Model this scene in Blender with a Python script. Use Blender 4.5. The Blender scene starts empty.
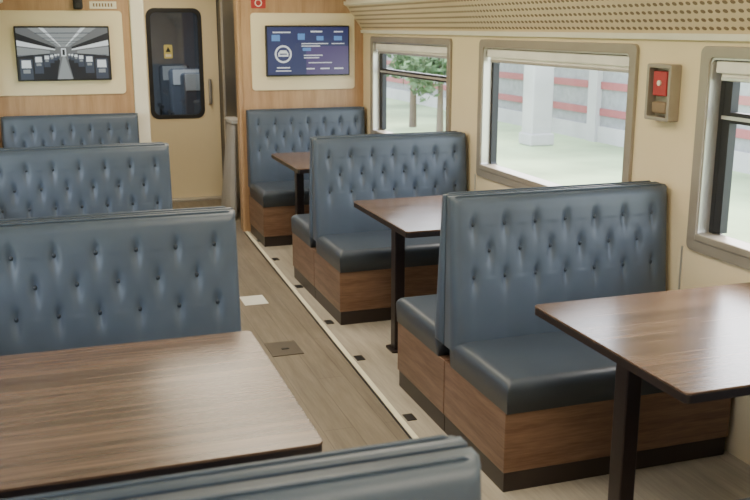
import bpy, bmesh, math, random
from mathutils import Vector, Matrix
random.seed(4)
D = bpy.data
COL = bpy.context.scene.collection

# ------------------------------------------------------------------ materials
def new_mat(name):
    m = D.materials.new(name); m.use_nodes = True
    nt = m.node_tree
    return m, nt, nt.nodes, nt.links, nt.nodes['Principled BSDF']

def mat_plain(name, col, rough=0.5, metal=0.0, noise=0.06, scale=6.0, bump=0.0, coat=0.0, bscale=200):
    m, nt, N, L, P = new_mat(name)
    tc = N.new('ShaderNodeTexCoord')
    nz = N.new('ShaderNodeTexNoise'); nz.inputs['Scale'].default_value = scale; nz.inputs['Detail'].default_value = 4
    L.new(tc.outputs['Object'], nz.inputs['Vector'])
    cr = N.new('ShaderNodeValToRGB')
    a = [max(0, c*(1-noise)) for c in col]; b = [min(1, c*(1+noise)) for c in col]
    cr.color_ramp.elements[0].position = .3; cr.color_ramp.elements[1].position = .7
    cr.color_ramp.elements[0].color = (*a, 1); cr.color_ramp.elements[1].color = (*b, 1)
    L.new(nz.outputs['Fac'], cr.inputs['Fac']); L.new(cr.outputs['Color'], P.inputs['Base Color'])
    P.inputs['Roughness'].default_value = rough; P.inputs['Metallic'].default_value = metal
    P.inputs['Coat Weight'].default_value = coat
    if bump > 0:
        n2 = N.new('ShaderNodeTexNoise'); n2.inputs['Scale'].default_value = bscale
        L.new(tc.outputs['Object'], n2.inputs['Vector'])
        bp = N.new('ShaderNodeBump'); bp.inputs['Strength'].default_value = bump; bp.inputs['Distance'].default_value = .002
        L.new(n2.outputs['Fac'], bp.inputs['Height']); L.new(bp.outputs['Normal'], P.inputs['Normal'])
    return m

def mat_wood(name, dark, light, stretch=(1, 14, 14), rough=0.3, scale=2.0, coat=0.0, fine=0.35, planks=None, lo=.36, hi=.64):
    m, nt, N, L, P = new_mat(name)
    tc = N.new('ShaderNodeTexCoord')
    mp = N.new('ShaderNodeMapping'); mp.inputs['Scale'].default_value = stretch
    L.new(tc.outputs['Object'], mp.inputs['Vector'])
    n1 = N.new('ShaderNodeTexNoise'); n1.inputs['Scale'].default_value = scale; n1.inputs['Detail'].default_value = 6; n1.inputs['Distortion'].default_value = .3
    n2 = N.new('ShaderNodeTexNoise'); n2.inputs['Scale'].default_value = scale*5; n2.inputs['Detail'].default_value = 3
    L.new(mp.outputs[0], n1.inputs['Vector']); L.new(mp.outputs[0], n2.inputs['Vector'])
    mx = N.new('ShaderNodeMix'); mx.inputs[0].default_value = fine
    L.new(n1.outputs['Fac'], mx.inputs[2]); L.new(n2.outputs['Fac'], mx.inputs[3])
    cr = N.new('ShaderNodeValToRGB')
    cr.color_ramp.elements[0].position = lo; cr.color_ramp.elements[1].position = hi
    cr.color_ramp.elements[0].color = (*dark, 1); cr.color_ramp.elements[1].color = (*light, 1)
    L.new(mx.outputs[0], cr.inputs['Fac'])
    out = cr.outputs['Color']
    if planks:
        br = N.new('ShaderNodeTexBrick')
        m2 = N.new('ShaderNodeMapping'); m2.inputs['Rotation'].default_value = (0, 0, math.pi/2)
        L.new(tc.outputs['Object'], m2.inputs['Vector']); L.new(m2.outputs[0], br.inputs['Vector'])
        br.inputs['Color1'].default_value = (1, 1, 1, 1); br.inputs['Color2'].default_value = (.86, .86, .86, 1)
        br.inputs['Mortar'].default_value = (.6, .6, .6, 1); br.inputs['Scale'].default_value = 1
        br.inputs['Mortar Size'].default_value = .002; br.inputs['Brick Width'].default_value = planks[0]; br.inputs['Row Height'].default_value = planks[1]
        mm = N.new('ShaderNodeMix'); mm.data_type = 'RGBA'; mm.blend_type = 'MULTIPLY'; mm.inputs[0].default_value = 1
        L.new(out, mm.inputs[6]); L.new(br.outputs['Color'], mm.inputs[7]); out = mm.outputs[2]
    L.new(out, P.inputs['Base Color'])
    P.inputs['Roughness'].default_value = rough; P.inputs['Coat Weight'].default_value = coat
    P.inputs['Coat Roughness'].default_value = .2
    return m

def mat_emit(name, col, s):
    m, nt, N, L, P = new_mat(name)
    P.inputs['Base Color'].default_value = (*[c*.3 for c in col], 1)
    P.inputs['Emission Color'].default_value = (*col, 1); P.inputs['Emission Strength'].default_value = s
    P.inputs['Roughness'].default_value = .3
    return m

def mat_glass(name, tint=(.93, .96, .96), refl=.06):
    m, nt, N, L, P = new_mat(name)
    N.remove(P)
    out = N['Material Output']
    tr = N.new('ShaderNodeBsdfTransparent'); tr.inputs['Color'].default_value = (*tint, 1)
    gl = N.new('ShaderNodeBsdfGlossy'); gl.inputs['Roughness'].default_value = .03
    mx = N.new('ShaderNodeMixShader'); mx.inputs[0].default_value = refl
    L.new(tr.outputs[0], mx.inputs[1]); L.new(gl.outputs[0], mx.inputs[2])
    L.new(mx.outputs[0], out.inputs['Surface'])
    return m

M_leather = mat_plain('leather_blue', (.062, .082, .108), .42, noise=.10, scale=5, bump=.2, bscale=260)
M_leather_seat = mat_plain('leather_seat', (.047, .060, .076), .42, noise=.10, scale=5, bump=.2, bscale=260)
M_button = mat_plain('leather_button', (.020, .028, .038), .4)
M_base = mat_wood('walnut_base', (.14, .072, .042), (.26, .155, .10), stretch=(1.2, 1.2, 16), rough=.4, scale=2)
M_plinth = mat_plain('dark_plinth', (.030, .020, .017), .4)
M_table = mat_wood('walnut_table', (.040, .023, .017), (.165, .102, .066), stretch=(.55, 18, 18), rough=.27, scale=2.4, coat=.2, lo=.34, hi=.68)
M_tedge = mat_plain('table_edge_dark', (.015, .010, .010), .35)
M_leg = mat_plain('leg_metal_dark', (.030, .022, .022), .35, metal=.4)
M_floor = mat_wood('floor_vinyl', (.19, .158, .118), (.29, .245, .185), stretch=(16, 1, 1), rough=.42, scale=1.5, planks=(1.2, .14))
M_floor2 = mat_wood('floor_light_vinyl', (.33, .29, .235), (.46, .42, .34), stretch=(14, 1, 1), rough=.4, scale=1.5)
M_strip = mat_plain('strip_cream', (.88, .84, .64), .4)
M_black = mat_plain('black_plastic', (.012, .012, .012), .4)
M_cream = mat_plain('cream_laminate', (.78, .64, .41), .45, noise=.03, scale=2)
M_creamp = mat_plain('cream_panel', (.80, .69, .47), .4, noise=.03, scale=2)
M_white = mat_plain('white_paint', (.80, .75, .61), .4, noise=.03)
M_tan = mat_wood('tan_wood_panel', (.38, .225, .115), (.50, .32, .18), stretch=(12, 12, 1), rough=.4, scale=1.5)
M_grille = mat_plain('grille_beige', (.74, .60, .40), .45, noise=.03)
M_hole = mat_plain('grille_recess', (.24, .17, .10), .7)
M_frame = mat_plain('window_frame_grey', (.34, .30, .24), .38, metal=.3, noise=.05)
M_alu = mat_plain('aluminium', (.60, .58, .54), .3, metal=.7)
M_rubber = mat_plain('black_rubber', (.012, .013, .015), .5)
M_blind = mat_plain('roller_blind', (.86, .83, .74), .7, bump=.2)
M_glass = mat_glass('window_glass', (.96, .98, .98), .05)
M_doorglass = mat_glass('door_tinted_glass', (.30, .33, .37), .12)
M_ceiling = mat_plain('ceiling_white', (.80, .75, .65), .6, noise=.02)
M_red = mat_plain('red_paint', (.42, .03, .03), .35)
M_yellow = mat_plain('yellow_sign', (.62, .55, .18), .5)
M_screen = mat_plain('screen_black', (.01, .01, .012), .12)
M_steel = mat_plain('brushed_steel', (.42, .41, .40), .3, metal=.8)
M_darkgrey = mat_plain('dark_grey_panel', (.030, .028, .027), .35)
M_curtain = mat_plain('curtain_grey', (.45, .44, .42), .8)
M_paper = mat_plain('paper_white', (.78, .78, .74), .7)
M_bluegrey = mat_plain('bluegrey_wall', (.34, .38, .42), .6)
M_seatgrey = mat_plain('seat_fabric_grey', (.12, .14, .17), .8)
M_lamp = mat_emit('lamp_diffuser', (1, .90, .75), 3.0)

# ------------------------------------------------------------------ mesh helpers
def empty(name, loc=(0, 0, 0)):
    e = D.objects.new(name, None); e.empty_display_size = .1; e.location = loc
    COL.objects.link(e); return e

def mk(name, verts, faces, mat, parent=None, smooth=False, bevel=0, seg=2):
    me = D.meshes.new(name); me.from_pydata([tuple(v) for v in verts], [], faces)
    bm = bmesh.new(); bm.from_mesh(me); bmesh.ops.recalc_face_normals(bm, faces=bm.faces); bm.to_mesh(me); bm.free()
    for mm in (mat if isinstance(mat, (list, tuple)) else [mat]): me.materials.append(mm)
    o = D.objects.new(name, me); COL.objects.link(o)
    if parent: o.parent = parent
    if smooth:
        for p in me.polygons: p.use_smooth = True
    if bevel:
        b = o.modifiers.new('bev', 'BEVEL'); b.width = bevel; b.segments = seg; b.limit_method = 'ANGLE'; b.angle_limit = math.radians(40)
        b.harden_normals = False
        for p in me.polygons: p.use_smooth = True
        w = o.modifiers.new('wn', 'WEIGHTED_NORMAL'); w.keep_sharp = True
    return o

CF = [(0, 1, 3, 2), (4, 6, 7, 5), (0, 4, 5, 1), (2, 3, 7, 6), (0, 2, 6, 4), (1, 5, 7, 3)]
def box(name, x0, x1, y0, y1, z0, z1, mat, parent=None, bevel=0, seg=2):
    v = [(x, y, z) for x in (x0, x1) for y in (y0, y1) for z in (z0, z1)]
    return mk(name, v, CF, mat, parent, bevel=bevel, seg=seg)

def boxes(name, lst, mat, parent=None, bevel=0):
    V = []; F = []
    for (x0, x1, y0, y1, z0, z1) in lst:
        n = len(V); V += [(x, y, z) for x in (x0, x1) for y in (y0, y1) for z in (z0, z1)]
        F += [tuple(i+n for i in f) for f in CF]
    return mk(name, V, F, mat, parent, bevel=bevel)

def rr(a0, a1, b0, b1, r, n=6):
    pts = []
    for (ca, cb, s) in ((a1-r, b1-r, 0), (a0+r, b1-r, 1), (a0+r, b0+r, 2), (a1-r, b0+r, 3)):
        for i in range(n+1):
            t = math.pi/2*(s + i/n)
            pts.append((ca+r*math.cos(t), cb+r*math.sin(t)))
    return pts

def to3(p, c, ax):
    a, b = p
    return {'x': (c, a, b), 'y': (a, c, b), 'z': (a, b, c)}[ax]

def prism(name, pts, c0, c1, ax, mat, parent=None, bevel=0):
    n = len(pts)
    V = [to3(p, c0, ax) for p in pts]+[to3(p, c1, ax) for p in pts]
    F = [tuple(range(n)), tuple(range(n, 2*n))]+[(i, (i+1) % n, n+(i+1) % n, n+i) for i in range(n)]
    return mk(name, V, F, mat, parent, bevel=bevel)

def sheet(name, pts, c, ax, mat, parent=None):
    return mk(name, [to3(p, c, ax) for p in pts], [tuple(range(len(pts)))], mat, parent)

def ring(name, po, pi, c0, c1, ax, mat, parent=None, bevel=0):
    n = len(po)
    V = [to3(p, c0, ax) for p in po]+[to3(p, c0, ax) for p in pi]+[to3(p, c1, ax) for p in po]+[to3(p, c1, ax) for p in pi]
    F = []
    for i in range(n):
        j = (i+1) % n
        F += [(i, j, n+j, n+i), (2*n+i, 3*n+i, 3*n+j, 2*n+j), (i, 2*n+i, 2*n+j, j), (n+i, n+j, 3*n+j, 3*n+i)]
    return mk(name, V, F, mat, parent, bevel=bevel)

# ------------------------------------------------------------------ bench meshes
W = 1.015          # bench width
DU, DV = .140, .108
ROWZ = .922
ZTOP = 1.035
def tuft(u, z):
    v = z-ROWZ
    zl = ROWZ-2*DV
    def soft(a): return (math.sin(math.pi*a)**2+.010)**.35
    def dia(u, v):
        s = u/DU+v/(2*DV); t = u/DU-v/(2*DV)
        return soft(s)*soft(t)
    pl = soft(u/DU)
    if v > 0:
        f = min(1, v/.085); h = pl*(1-f)+f*.95
    elif z < zl:
        f = min(1, (zl-z)/.22); h = pl*(1-.6*f)+.6*f*.85
    else:
        h = .5*dia(u, v)+.5*(soft(u/DU)*soft(u/DU+.5))
    d = 0
    for k in range(3):
        zz = ROWZ-k*DV; off = DU/2 if k % 2 else 0
        uu = round((u-off)/DU)*DU+off
        dz = z-zz
        sz = .034 if dz > 0 else .052
        d += math.exp(-((u-uu)/.013)**2-(dz/sz)**2)
    return h*.0042-d*.0140

def backrest_mesh():
    z0, z1 = .40, ZTOP
    nx, nz = 150, 90
    V = []; F = []
    def fy(u, z):
        d = min(u+W/2, W/2-u, z1-z, .5)
        r = .03
        e = math.sqrt(max(0, 1-(1-min(d, r)/r)**2))
        m = min(1, max(0, (d-.012)/.05))
        lean = -(1.0-z)*.10
        return -.040+lean-.034*e-tuft(u, z)*m
    for j in range(nz+1):
        z = z0+(z1-z0)*j/nz
        for i in range(nx+1):
            u = -W/2+W*i/nx
            V.append((u, fy(u, z), z))
    idx = lambda i, j: j*(nx+1)+i
    for j in range(nz):
        for i in range(nx): F.append((idx(i, j), idx(i+1, j), idx(i+1, j+1), idx(i, j+1)))
    border = [idx(i, 0) for i in range(nx+1)]+[idx(nx, j) for j in range(1, nz+1)]+[idx(i, nz) for i in range(nx-1, -1, -1)]+[idx(0, j) for j in range(nz-1, 0, -1)]
    b0 = len(V)
    for b in border:
        x, y, z = V[b]; V.append((x, -.006, z))
    n = len(border)
    for k in range(n):
        F.append((border[k], border[(k+1) % n], b0+(k+1) % n, b0+k))
    F.append(tuple(range(b0, b0+n)))
    me = D.meshes.new('backrest'); me.from_pydata(V, [], F)
    bm = bmesh.new(); bm.from_mesh(me); bmesh.ops.recalc_face_normals(bm, faces=bm.faces); bm.to_mesh(me); bm.free()
    for p in me.polygons: p.use_smooth = len(p.vertices) == 4
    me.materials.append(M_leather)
    bm = bmesh.new()
    for k in range(3):
        zz = ROWZ-k*DV; off = DU/2 if k % 2 else 0
        for q in range(-5, 6):
            u = q*DU+off
            if abs(u) > W/2-.035: continue
            y = fy(u, zz)
            mt = Matrix.Translation((u, y-.002, zz)) @ Matrix.Diagonal((1, .5, 1, 1))
            bmesh.ops.create_uvsphere(bm, u_segments=10, v_segments=6, radius=.009, matrix=mt)
    mb = D.meshes.new('buttons'); bm.to_mesh(mb); bm.free(); mb.materials.append(M_button)
    for p in mb.polygons: p.use_smooth = True
    return me, mb
ME_BACK, ME_BTN = backrest_mesh()

def cushion_mesh():
    x0, x1, y0, y1, z0, z1 = -W/2, W/2, -.590, -.06, .325, .448
    bm = bmesh.new()
    nx, ny = 36, 24
    r = .036
    def prof(d): return math.sqrt(max(0, 1-(1-min(d, r)/r)**2))
    top = []
    for j in range(ny+1):
        row = []
        y = y0+(y1-y0)*(j/ny)**1.9
        for i in range(nx+1):
            t = i/nx; t = .5-.5*math.cos(math.pi*t)
            x = x0+(x1-x0)*t
            d = min(x-x0, x1-x, y-y0)
            bulge = .008*math.sin(math.pi*t)*math.sin(math.pi*min(1, (y-y0)/(y1-y0)))
            z = z1-r+r*prof(d)+bulge
            row.append(bm.verts.new((x, y, z)))
        top.append(row)
    for j in range(ny):
        for i in range(nx): bm.faces.new((top[j][i], top[j][i+1], top[j+1][i+1], top[j+1][i]))
    border = top[0][:]+[top[j][nx] for j in range(1, ny+1)]+[top[ny][i] for i in range(nx-1, -1, -1)]+[top[j][0] for j in range(ny-1, 0, -1)]
    low = []
    cy = (y0+y1)/2
    for v in border:
        low.append(bm.verts.new((v.co.x*.992, cy+(v.co.y-cy)*.985, z0)))
    n = len(border)
    for k in range(n): bm.faces.new((border[k], border[(k+1) % n], low[(k+1) % n], low[k]))
    bm.faces.new(low)
    bmesh.ops.recalc_face_normals(bm, faces=bm.faces)
    me = D.meshes.new('seat_cushion'); bm.to_mesh(me); bm.free()
    for p in me.polygons: p.use_smooth = len(p.vertices) == 4
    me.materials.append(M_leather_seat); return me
ME_CUSH = cushion_mesh()

def piping(pts, r, mat, parent, name='piping'):
    cu = D.curves.new(name, 'CURVE'); cu.dimensions = '3D'; cu.bevel_depth = r; cu.bevel_resolution = 2
    s = cu.splines.new('POLY'); s.points.add(len(pts)-1)
    for p, q in zip(s.points, pts): p.co = (*q, 1)
    cu.materials.append(mat)
    o = D.objects.new(name, cu); COL.objects.link(o); o.parent = parent; return o

def bench(cx, cy, double=True, z=0):
    e = empty('booth_bench', (cx, cy, 0))
    halves = [0, 1] if double else [0]
    for h in halves:
        sub = []
        for nm, me in (('backrest', ME_BACK), ('backrest_buttons', ME_BTN), ('seat_cushion', ME_CUSH)):
            o = D.objects.new(nm, me); COL.objects.link(o); sub.append(o)
        sub.append(box('base_panel', -W/2+.004, W/2-.004, -.575, -.003, .085, .328, M_base, None, bevel=.003))
        sub.append(box('plinth', -W/2+.010, W/2-.010, -.565, -.003, 0.0, .086, M_plinth))
        zt = ZTOP
        sub.append(piping([(-W/2+.01, -.040, zt-.010), (-W/2+.03, -.040, zt+.002), (W/2-.03, -.040, zt+.002), (W/2-.01, -.040, zt-.010)], .004, M_leather, None))
        for o in sub:
            o.parent = e
            if h: o.rotation_euler = (0, 0, math.pi)
    return e

PITCH = 2.12
BY = 3.42
XR = 1.46+W/2+.003
XL = .596-W/2
for n in (-1, 0, 1):
    bench(XR, BY+PITCH*n); bench(XL, BY+PITCH*n-(.02 if n < 0 else 0))
bench(XR, BY+2*PITCH-.02, double=False); bench(XL, BY+2*PITCH-.02, double=False)

# ------------------------------------------------------------------ tables
def table(x0, x1, y0, y1, legx):
    e = empty('dining_table', ((x0+x1)/2, (y0+y1)/2, 0))
    cx, cy = (x0+x1)/2, (y0+y1)/2
    a0, a1, b0, b1 = x0-cx, x1-cx, y0-cy, y1-cy
    prism('top_laminate', rr(a0, a1, b0, b1, .02), .742, .75, 'z', M_table, e, bevel=.002)
    prism('top_edge', rr(a0+.001, a1-.001, b0+.001, b1-.001, .019), .718, .742, 'z', M_tedge, e)
    prism('under_plate', rr(a0+.05, a1-.05, b0+.12, b1-.12, .02), .704, .718, 'z', M_leg, e)
    lx = legx-cx
    box('leg', lx-.028, lx+.028, -.035, .035, .012, .706, M_leg, e, bevel=.006)
    prism('foot', rr(lx-.05, lx+.05, -.06, .06, .015), 0, .014, 'z', M_leg, e, bevel=.003)
    wx = (a1-.03) if legx-cx < 0 else (a0+.03)
    box('wall_bracket', wx-.025, wx+.025, -.2, .2, .66, .706, M_leg, e, bevel=.004)
    box('wall_leg', wx-.02, wx+.02, -.03, .03, 0, .66, M_leg, e, bevel=.004)
    return e
for n in (0, 1, 2):
    table(1.53, 2.485, 1.93+PITCH*n, 2.79+PITCH*n, 1.645)
    table(-.475, .535, 1.95+PITCH*n, 2.83+PITCH*n, .41)

# ------------------------------------------------------------------ room shell
Y0, Y1 = -1.6, 7.70
WX, LX = 2.50, -.50
CZ = 2.35
box('floor', LX-.1, WX+.1, Y0-.1, 14.6, -.06, 0, M_floor)
def slabpoly(name, pts, z0, z1, mat, parent=None, bevel=0):
    return prism(name, pts, z0, z1, 'z', mat, parent, bevel)
def sx(y): return 1.335+(y-3.0)*.026
slabpoly('floor_vinyl_edge', [(sx(Y0), Y0), (2.5, Y0), (2.5, 7.69), (sx(7.69), 7.69)], 0.0, .003, M_floor2)
slabpoly('trim_1', [(sx(Y0)-.026, Y0), (sx(Y0), Y0), (sx(7.69), 7.69), (sx(7.69)-.026, 7.69)], 0.0, .006, M_strip)
slabpoly('trim_2', [(sx(Y0)-.036, Y0), (sx(Y0)-.028, Y0), (sx(7.69)-.028, 7.69), (sx(7.69)-.036, 7.69)], 0.0, .004, M_black)
e = empty('floor_anchor_plates')
for y in (1.9, 2.75, 3.61, 4.41, 5.05, 5.86, 6.65, 7.3):
    box('plate', sx(y)+.012, sx(y)+.057, y-.035, y+.035, .003, .007, M_black, e, bevel=.001)
e = empty('floor_hatch'); box('lid', .98, 1.15, 4.58, 4.80, 0, .004, mat_plain('hatch', (.13, .11, .085), .35, metal=.3), e, bevel=.001)
box('ring_pull', 1.05, 1.09, 4.67, 4.69, .004, .006, M_darkgrey, e)
box('paper_sheet', 1.02, 1.17, 5.55, 5.75, 0.0005, .002, M_paper)

win_ranges = [(-.57, 1.10), (1.55, 3.22), (3.67, 5.34), (5.79, 7.46)]
ZB, ZT = .785, 1.625
fr = .035
def wall_side(name, xa, xb):
    L = [(xa, xb, Y0, 9.5, 0, ZB+fr), (xa, xb, Y0, 9.5, ZT-fr, CZ)]
    prev = Y0
    for (a, b) in win_ranges:
        L.append((xa, xb, prev, a+fr, ZB+fr, ZT-fr)); prev = b-fr
    L.append((xa, xb, prev, 9.5, ZB+fr, ZT-fr))
    return boxes(name, L, M_cream)
wall_side('wall_right', WX, WX+.09); wall_side('wall_left', LX-.09, LX)
box('wall_front', LX-.09, WX+.09, Y0-.08, Y0, 0, CZ, M_cream)

def window(idx, a, b, side, hopper):
    x = WX if side > 0 else LX
    e = empty('window_%d' % idx)
    S = side
    po = rr(a, b, ZB, ZT, .03); pi = rr(a+.055, b-.055, ZB+.055, ZT-.045, .025)
    ring('outer_frame', po, pi, x-S*.018, x+S*.004, 'x', M_frame, e, bevel=.004)
    pi2 = rr(a+.062, b-.062, ZB+.062, ZT-.052, .025)
    ring('reveal', pi, pi2, x-S*.010, x+S*.085, 'x', M_alu, e)
    pi3 = rr(a+.085, b-.085, ZB+.072, ZT-.08, .025)
    ring('gasket', pi2, pi3, x+S*.045, x+S*.085, 'x', M_rubber, e)
    sheet('glass_pane', pi3, x+S*.064, 'x', M_glass, e)
    box('blind_cassette', *sorted((x+S*.005, x+S*.04)), a+.07, b-.07, ZT-.105, ZT-.056, M_blind, e, bevel=.006)
    box('blind_bar', *sorted((x+S*.018, x+S*.03)), a+.09, b-.09, ZT-.135, ZT-.118, M_alu, e, bevel=.003)
    box('blind_fabric', *sorted((x+S*.022, x+S*.026)), a+.09, b-.09, ZT-.122, ZT-.10, M_blind, e)
    if hopper:
        zt = ZT-.28
        box('transom', *sorted((x+S*.048, x+S*.082)), a+.085, b-.085, zt-.022, zt+.022, M_rubber, e, bevel=.003)
        box('transom_alu', *sorted((x+S*.040, x+S*.048)), a+.085, b-.085, zt-.008, zt+.006, M_alu, e)
        box('side_profile', *sorted((x+S*.046, x+S*.082)), b-.13, b-.085, ZB+.085, ZT-.08, M_rubber, e)
    box('sill', *sorted((x-S*.024, x+S*.070)), a+.058, b-.058, ZB+.045, ZB+.078, M_frame, e, bevel=.006)
for i, (a, b) in enumerate(win_ranges):
    window(i+1, a, b, 1, i in (1, 3)); window(i+5, a, b, -1, i in (1, 3))

for k, y in enumerate((3.445, 5.565)):
    box('trim_%d' % (3+k), WX-.004, WX, y-.19, y-.18, 0, ZB+.0, M_alu)

def grille(name, S, x):
    e = empty(name)
    xi, zi, xo, zo = x-S*.155, 1.875, x-S*.002, 1.665
    P = [(xo, zo), (xi, zi), (xi+S*.01, zi+.02), (xo, zo+.03)]
    prism('panel', P, Y0+.01, Y1-.005, 'y', M_grille, e)
    prism('lower_lip', [(xo, zo-.018), (xo-S*.02, zo-.018), (xo-S*.024, zo+.008), (xo, zo+.008)], Y0+.01, Y1-.005, 'y', M_white, e)
    prism('upper_lip', [(xi+S*.002, zi-.008), (xi-S*.018, zi+.004), (xi-S*.018, zi+.03), (xi+S*.01, zi+.03)], Y0+.01, Y1-.005, 'y', M_white, e)
    d = Vector((xi-xo, 0, zi-zo)); Ln = d.length; d.normalize()
    nrm = Vector((-S*abs(d.z), 0, -abs(d.x))).normalized()
    V = []; F = []
    rows = 6
    for r in range(rows):
        t = .036+r*(Ln-.060)/(rows-1)
        y = Y0+.05+(.022 if r % 2 else 0)
        while y < Y1-.05:
            c = Vector((xo, y, zo))+d*t+nrm*.0015
            n = len(V)
            for q in range(8):
                an = q*math.pi/4
                V.append(c+Vector((0, 1, 0))*.0155*math.cos(an)+d*.0095*math.sin(an))
            F.append(tuple(range(n, n+8)))
            y += .044
    mk('perforations', V, F, M_hole, e)
grille('cornice_grille', 1, WX); grille('cornice_grille', -1, LX)

pts = [(WX, 1.90), (WX-.14, 1.90), (WX-.35, 2.18), (WX-.75, 2.30), (LX+.75, 2.30), (LX+.35, 2.18), (LX+.14, 1.90), (LX, 1.90), (LX, 2.40), (WX, 2.40)]
prism('ceiling', pts, Y0, 9.5, 'y', M_ceiling)
for k, y in enumerate((-.2, 1.9, 4.0, 6.1)):
    e = empty('ceiling_light', (1.0, y+.5, 2.30))
    box('housing', -.16, .16, -.62, .62, -.022, 0, M_white, e, bevel=.006)
    box('diffuser', -.13, .13, -.59, .59, -.030, -.020, M_lamp, e, bevel=.004)
    ld = D.lights.new('lamp', 'AREA'); ld.shape = 'RECTANGLE'; ld.size = .9; ld.size_y = 1.3; ld.energy = 27; ld.color = (1, .87, .67)
    lo = D.objects.new('lamp', ld); COL.objects.link(lo); lo.parent = e; lo.location = (0, 0, -.04)

# ------------------------------------------------------------------ end bulkhead
OX0, OX1 = .64, 1.44
B0, B1 = 7.70, 7.78
boxes('wall_back', [(LX, OX0, B0, B1, 0, CZ), (OX1, WX, B0, B1, 0, CZ), (OX0, OX1, B0, B1, 2.08, CZ)], M_tan)
e = empty('wall_panel'); prism('panel', rr(-.47, .525, 1.185, 1.82, .03), B0-.012, B0-.001, 'y', M_creamp, e, bevel=.003)
prism('panel', rr(1.535, 2.42, 1.185, 1.81, .03), B0-.012, B0-.001, 'y', M_creamp, e, bevel=.003)
box('trim_5', OX0-.055, OX0+.055, B0-.025, B1+.02, 0, 2.1, M_white, bevel=.012)
box('trim_6', OX1-.02, OX1+.012, B0-.015, B1+.02, 0, 2.1, M_tan, bevel=.006)
box('trim_7', OX0, OX1, B0-.015, B1+.02, 2.08, 2.12, M_white, bevel=.006)

def quads(name, lst, mat, parent, y):
    V = []; F = []
    for q in lst:
        n = len(V)
        if len(q) == 4 and not isinstance(q[0], tuple): q = [(q[0], q[2]), (q[1], q[2]), (q[1], q[3]), (q[0], q[3])]
        V += [(p[0], y, p[1]) for p in q]; F.append(tuple(range(n, n+len(q))))
    return mk(name, V, F, mat, parent)

def tv(x0, x1, z0, z1):
    e = empty('television', ((x0+x1)/2, B0-.013, (z0+z1)/2))
    w, h = (x1-x0)/2, (z1-z0)/2
    prism('housing', rr(-w, w, -h, h, .008), -.032, 0, 'y', M_black, e, bevel=.003)
    prism('screen', rr(-w+.012, w-.012, -h+.014, h-.012, .003), -.0335, -.030, 'y', M_screen, e)
    return e, w-.012, h-.013
e, w, h = tv(-.27, .42, 1.295, 1.705)
S1 = mat_emit('scr_grey', (.20, .22, .25), .5); S2 = mat_emit('scr_light', (.75, .82, .88), .75); S3 = mat_emit('scr_dark', (.025, .03, .045), .4)
S4 = mat_emit('scr_mid', (.36, .40, .44), .55); S5 = mat_emit('scr_blue_grey', (.07, .09, .14), .5)
y = -.0345
quads('picture_background', [(-w, w, -h, h)], S1, e, y)
quads('picture_ceiling', [[(-w*.75, h), (-.04, .05), (.04, .05), (w*.75, h)]], S4, e, y-.0006)
quads('picture_lights', [[(-.17, h), (-.022, .055), (-.016, .055), (-.135, h)], [(.17, h), (.022, .055), (.016, .055), (.135, h)],
      [(-w, .10), (-.06, .035), (-.06, .025), (-w, .06)], [(w, .10), (.06, .035), (.06, .025), (w, .06)]], S2, e, y-.0012)
quads('picture_ceiling_ribs', [(-.20, .20, .150, .156), (-.15, .15, .115, .119), (-.11, .11, .09, .093), (-.08, .08, .072, .0745)], S5, e, y-.0014)
quads('picture_racks', [[(-w, .155), (-.06, .05), (-.06, .035), (-w, .105)], [(w, .155), (.06, .05), (.06, .035), (w, .105)]], S3, e, y-.0012)
quads('picture_windows', [[(-w, .05), (-.10, .022), (-.10, .004), (-w, -.02)], [(w, .05), (.10, .022), (.10, .004), (w, -.02)]], S4, e, y-.0013)
quads('picture_seats', [[(-w, -.01), (-.07, .0), (-.03, -.05), (-.06, -h), (-w, -h)], [(w, -.01), (.07, .0), (.03, -.05), (.06, -h), (w, -h)]], S3, e, y-.0013)
k = 0
for (cx, cz, r) in ((.040, -.010, .009), (.060, -.014, .012), (.088, -.022, .016), (.125, -.034, .022), (.185, -.052, .032), (.275, -.090, .046)):
    for s in (-1, 1):
        c = s*cx
        quads('picture_seat_%d' % k, [[(c-r, max(-h, cz-r*3)), (c+r, max(-h, cz-r*3)), (c+r, cz+r), (c+r*.8, cz+r*1.15), (c-r*.8, cz+r*1.15), (c-r, cz+r)]], S5, e, y-.0018-.0001*k)
        quads('picture_linen_%d' % k, [[(c-r*.75, cz-r*.35), (c+r*.75, cz-r*.35), (c+r*.7, cz+r*.9), (c-r*.7, cz+r*.9)]], S2, e, y-.00185-.0001*k)
        quads('picture_seat_screen_%d' % k, [(c-r*.55, c+r*.55, cz-r*1.2, cz-r*.6)], S4, e, y-.0019-.0001*k); k += 1
quads('picture_aisle', [[(-.055, -h), (.055, -h), (.008, -.02), (-.008, -.02)]], S4, e, y-.0014)
quads('picture_end_door', [(-.018, .018, -.02, .04)], S2, e, y-.0015)
quads('picture_end_door_glass', [(-.009, .009, -.012, .03)], S3, e, y-.0017)
e, w, h = tv(1.65, 2.365, 1.30, 1.71)
B1m = mat_emit('scr_navy', (.040, .050, .17), .55); B2 = mat_emit('scr_blue', (.12, .28, .62), .75); B3 = mat_emit('scr_white', (.80, .84, .9), .7); B4 = mat_emit('scr_violet', (.10, .07, .22), .6)
quads('display_background', [(-w, w, -h, h)], B1m, e, y)
quads('display_violet', [(-.02, w, -h, h*.2)], B4, e, y-.0006)
circ = lambda cx, cz, r: [(cx+r*math.cos(t*math.pi/12), cz+r*math.sin(t*math.pi/12)) for t in range(24)]
quads('display_logo', [circ(-.215, -.025, .072)], B3, e, y-.0012)
quads('display_logo_core', [circ(-.215, -.025, .056)], B1m, e, y-.0018)
quads('display_logo_mark', [[(-.258, -.045), (-.172, -.045), (-.172, -.018), (-.190, .006), (-.240, .006), (-.258, -.018)]], B3, e, y-.0024)
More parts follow.
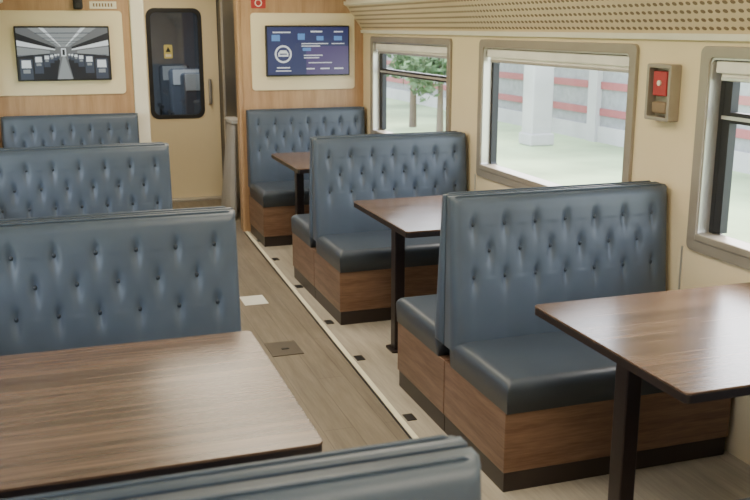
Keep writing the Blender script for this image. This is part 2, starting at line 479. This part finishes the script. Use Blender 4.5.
quads('display_logo_mark_band', [(-.245, -.185, -.030, -.020)], B1m, e, y-.0028)
quads('display_text', [(-.30, -.15, .145, .155), (-.27, -.16, -.14, -.13), (-.28, -.15, -.165, -.157), (.02, .12, .15, .162), (-.06, .17, .055, .063), (-.06, .10, .035, .043), (-.04, .12, -.04, -.032), (-.04, .09, -.06, -.052), (0, .2, -.10, -.093),
      (.22, .30, .15, .16), (.20, .31, .055, .062), (-.02, .05, -.15, -.14), (.10, .18, -.15, -.14), (.22, .30, -.15, -.14)], B3, e, y-.0012)
quads('display_icons', [(-.09, -.03, .09, .14), (.07, .13, .085, .12), (.22, .29, .085, .12), (-.31, -.24, .08, .13), (-.05, .02, 0, .025)], B2, e, y-.0018)

e = empty('warning_sign'); prism('plate', rr(1.545, 1.665, 1.845, 1.93, .01), B0-.005, B0-.001, 'y', M_red, e)
ring('symbol', circ(1.605, 1.888, .03), circ(1.605, 1.888, .022), B0-.007, B0-.005, 'y', M_white, e)
e = empty('number_plate'); box('plate', .29, .49, B0-.008, B0-.001, 1.835, 1.89, M_white, e, bevel=.002)
for q in range(7): box('glyph', .315+q*.022, .327+q*.022, B0-.0095, B0-.008, 1.85, 1.876, M_hole, e)
e = empty('surveillance_camera'); box('body', .17, .24, B0-.05, B0-.001, 1.83, 1.91, M_black, e, bevel=.012)
prism('lens', circ(.205, 1.86, .018), B0-.056, B0-.048, 'y', M_darkgrey, e)

# ------------------------------------------------------------------ vestibule + door
VY = 9.42
boxes('wall_vestibule', [(LX, .70, VY, VY+.08, 0, CZ), (1.56, WX, VY, VY+.08, 0, CZ), (.70, 1.56, VY, VY+.08, 2.05, CZ), (.50, .56, B1, VY, 0, CZ)], M_creamp)
boxes('wall_corridor', [(1.545, 1.61, B1, VY, 0, CZ)], M_darkgrey)
box('trim_8', 1.535, 1.545, B1+.25, B1+.33, 0, 2.2, M_steel); box('trim_9', 1.530, 1.545, VY-.35, VY-.30, 0, 2.2, M_alu)
e = empty('door_1')
po = rr(.72, 1.54, .02, 2.04, .02); wi = rr(.875, 1.375, .83, 1.86, .07)
ring('leaf', po, wi, VY-.03, VY+.03, 'y', M_creamp, e, bevel=.003)
wo = rr(.86, 1.39, .815, 1.875, .08); wi2 = rr(.90, 1.35, .855, 1.835, .055)
ring('window_gasket', wo, wi2, VY-.038, VY-.028, 'y', M_rubber, e, bevel=.003)
sheet('window_pane', wi, VY, 'y', M_doorglass, e)
box('handle', 1.43, 1.46, VY-.07, VY-.03, .95, 1.20, M_steel, e, bevel=.008)
prism('sticker', rr(1.02, 1.10, 1.40, 1.53, .01), VY-.010, VY-.006, 'y', M_yellow, e)
prism('sticker_symbol', [(1.035, 1.46), (1.085, 1.46), (1.06, 1.51)], VY-.012, VY-.010, 'y', M_black, e)
box('sticker_text', 1.032, 1.088, VY-.012, VY-.010, 1.415, 1.44, M_white, e)
box('threshold', .70, 1.54, VY-.12, VY-.03, 0, .02, M_alu, e, bevel=.003)
boxes('wall_next_carriage', [(-.45, -.4, 9.5, 14.5, 0, CZ), (2.5, 2.55, 9.5, 14.5, 0, CZ), (-.45, 2.55, 14.5, 14.55, 0, CZ), (-.45, 2.55, 9.5, 14.5, 2.3, CZ)], M_bluegrey)
def pseat(x, y):
    e = empty('passenger_seat', (x, y, 0))
    box('pedestal', -.12, .12, -.15, .15, 0, .36, M_darkgrey, e, bevel=.01)
    box('cushion', -.22, .22, -.27, .22, .36, .48, M_seatgrey, e, bevel=.04, seg=4)
    o = box('back', -.22, .22, -.05, .06, 0, .72, M_seatgrey, e, bevel=.05, seg=4); o.location = (0, .22, .46); o.rotation_euler = (math.radians(-10), 0, 0)
    o = box('head_linen', -.17, .17, -.06, -.045, .50, .70, M_paper, e, bevel=.006); o.location = (0, .22, .46); o.rotation_euler = (math.radians(-10), 0, 0)
    for s in (-1, 1): box('armrest', s*.25-.025, s*.25+.025, -.22, .2, .60, .65, M_darkgrey, e, bevel=.015)
    for s in (-1, 1): box('arm_support', s*.25-.015, s*.25+.015, -.0, .06, .42, .61, M_darkgrey, e, bevel=.005)
for yy in (11.0, 12.2, 13.4):
    for xx in (1.62, 2.18, .15): pseat(xx, yy)
e = empty('ceiling_light', (1.0, 11.6, 2.30)); box('housing', -.2, .2, -1, 1, -.02, 0, M_white, e, bevel=.006); box('diffuser', -.17, .17, -.97, .97, -.028, -.018, M_lamp, e)
ld = D.lights.new('lamp', 'AREA'); ld.shape = 'RECTANGLE'; ld.size = .5; ld.size_y = 2; ld.energy = 70; ld.color = (.9, .95, 1)
lo = D.objects.new('lamp', ld); COL.objects.link(lo); lo.parent = e; lo.location = (0, 0, -.04)
# curtain at the corridor side
e = empty('corridor_curtain')
V = []; F = []
ny, nz = 44, 24
for j in range(nz+1):
    z = .02+(.86)*j/nz
    sp = .30+.30*(1-j/nz)
    for i in range(ny+1):
        t = i/ny
        V.append((1.47+.035*math.sin(t*9*math.pi)*(1-.5*j/nz)-.03*(1-j/nz), 8.22+sp*t, z))
for j in range(nz):
    for i in range(ny): F.append((j*(ny+1)+i, j*(ny+1)+i+1, (j+1)*(ny+1)+i+1, (j+1)*(ny+1)+i))
o = mk('cloth', V, F, M_curtain, e, smooth=True); s = o.modifiers.new('s', 'SOLIDIFY'); s.thickness = .004
box('tie_band', 1.44, 1.542, 8.21, 8.54, .86, .90, M_curtain, e, bevel=.01)
e = empty('ceiling_light', (1.0, 8.6, 2.30)); box('housing', -.2, .2, -.2, .2, -.02, 0, M_white, e, bevel=.006); box('diffuser', -.17, .17, -.17, .17, -.028, -.018, M_lamp, e)
ld = D.lights.new('lamp', 'AREA'); ld.size = .4; ld.energy = 8; ld.color = (1, .88, .68)
lo = D.objects.new('lamp', ld); COL.objects.link(lo); lo.parent = e; lo.location = (0, 0, -.04)

# ------------------------------------------------------------------ fire call box between windows
e = empty('fire_alarm_box', (WX-.001, 3.44, 1.42))
ring('case', rr(-.085, .085, -.115, .125, .008), rr(-.068, .068, -.098, .108, .006), -.055, 0, 'x', M_frame, e, bevel=.003)
box('back_plate', -.012, -.002, -.07, .07, -.10, .11, M_frame, e)
box('red_unit', -.045, -.010, -.045, .050, -.01, .095, M_red, e, bevel=.005)
prism('push_button', circ(.0, .045, .012), -.052, -.044, 'x', M_white, e)
box('lower_handle', -.05, -.012, -.055, .045, -.085, -.035, M_hole, e, bevel=.01)

# ------------------------------------------------------------------ outside
M_ground = mat_plain('ground_grass', (.36, .47, .25), .9, noise=.35, scale=.35)
M_conc = mat_plain('concrete', (.48, .47, .45), .9, noise=.1, scale=1)
M_build = mat_plain('building_grey', (.28, .28, .28), .8, noise=.15)
M_maroon = mat_plain('maroon_band', (.34, .10, .10), .7)
M_leaf = mat_plain('foliage', (.10, .17, .07), .9, noise=.5, scale=3)
M_bark = mat_plain('bark', (.15, .11, .08), .9)
GZ = -1.15
box('ground', -60, 90, -40, 120, GZ-.1, GZ, M_ground)
boxes('platform_path', [(3.6, 5.6, -20, 90, GZ, GZ+.05)], M_conc)
e = empty('station_building')
box('body', 13, 22, -5, 70, GZ, 3.2, M_build, e)
for z in (.18, -.48, 1.0): box('band', 12.96, 13.02, -5, 70, z, z+.18, M_maroon, e)
box('base_course', 12.93, 13.02, -5, 70, GZ, -.75, M_conc, e)
for q in range(9): box('pilaster', 12.85, 13.0, -4+q*8.2, -3.6+q*8.2, GZ, 3.2, M_conc, e)
for (px, py) in ((11.2, 20.6), (11.2, 9.0), (10.5, 33)):
    e = empty('canopy_column', (px, py, GZ)); box('shaft', -.28, .28, -.28, .28, 0, 4, M_conc, e, bevel=.04); box('plinth', -.33, .33, -.33, .33, 0, .3, M_conc, e, bevel=.04)
def tree(x, y, s):
    e = empty('tree', (x, y, GZ))
    bm = bmesh.new(); bmesh.ops.create_cone(bm, segments=10, radius1=.10*s, radius2=.05*s, depth=2.2*s, matrix=Matrix.Translation((0, 0, 1.1*s)), cap_ends=True)
    me = D.meshes.new('trunk'); bm.to_mesh(me); bm.free(); me.materials.append(M_bark); o = D.objects.new('trunk', me); COL.objects.link(o); o.parent = e
    # leafy crown: many small leaf cards gathered in clumps
    V = []; F = []
    for c in range(26):
        p = Vector((random.gauss(0, .55), random.gauss(0, .55), random.gauss(0, .50)))*s+Vector((0, 0, 2.35*s))
        for q in range(90):
            v = Vector((random.gauss(0, 1), random.gauss(0, 1), random.gauss(0, 1))).normalized()*random.uniform(.12, .42)*s+p
            a = Vector((random.gauss(0, 1), random.gauss(0, 1), random.gauss(0, 1))).normalized()
            b = a.orthogonal().normalized(); L_ = .11*s
            n = len(V); V += [v-a*L_, v+b*L_*.45, v+a*L_, v-b*L_*.45]; F.append((n, n+1, n+2, n+3))
    me = D.meshes.new('crown'); me.from_pydata([tuple(v) for v in V], [], F); me.materials.append(M_leaf)
    o = D.objects.new('crown', me); COL.objects.link(o); o.parent = e
for (x, y, s) in ((9.4, 22.5, 1.0), (9.8, 25.5, 1.15), (9.0, 29, 1.1), (9.6, 35, 1.3), (8.8, 6.0, 1.0), (-9, 6, 1.4), (-10, 14, 1.5)): tree(x, y, s)

w = D.worlds.new('World'); bpy.context.scene.world = w; w.use_nodes = True
nt = w.node_tree; bg = nt.nodes['Background']
sky = nt.nodes.new('ShaderNodeTexSky'); sky.sky_type = 'NISHITA'; sky.sun_disc = False; sky.sun_elevation = math.radians(50); sky.sun_rotation = math.radians(60); sky.air_density = 1.0; sky.dust_density = 4
mix = nt.nodes.new('ShaderNodeMix'); mix.data_type = 'RGBA'; mix.inputs[0].default_value = .75
nt.links.new(sky.outputs[0], mix.inputs[6]); mix.inputs[7].default_value = (1.0, 1.0, 1.0, 1)
nt.links.new(mix.outputs[2], bg.inputs['Color']); bg.inputs['Strength'].default_value = 4.8

# ------------------------------------------------------------------ camera
cd = D.cameras.new('Camera'); cd.sensor_width = 36; cd.lens = 36*930/750; cd.clip_start = .02; cd.clip_end = 300
cd.dof.use_dof = True; cd.dof.focus_distance = 4.3; cd.dof.aperture_fstop = 6.3
co = D.objects.new('Camera', cd); COL.objects.link(co)
co.location = (0, 0, 1.70); co.rotation_euler = (math.radians(90-13.5), 0, math.radians(-18.7))
bpy.context.scene.camera = co
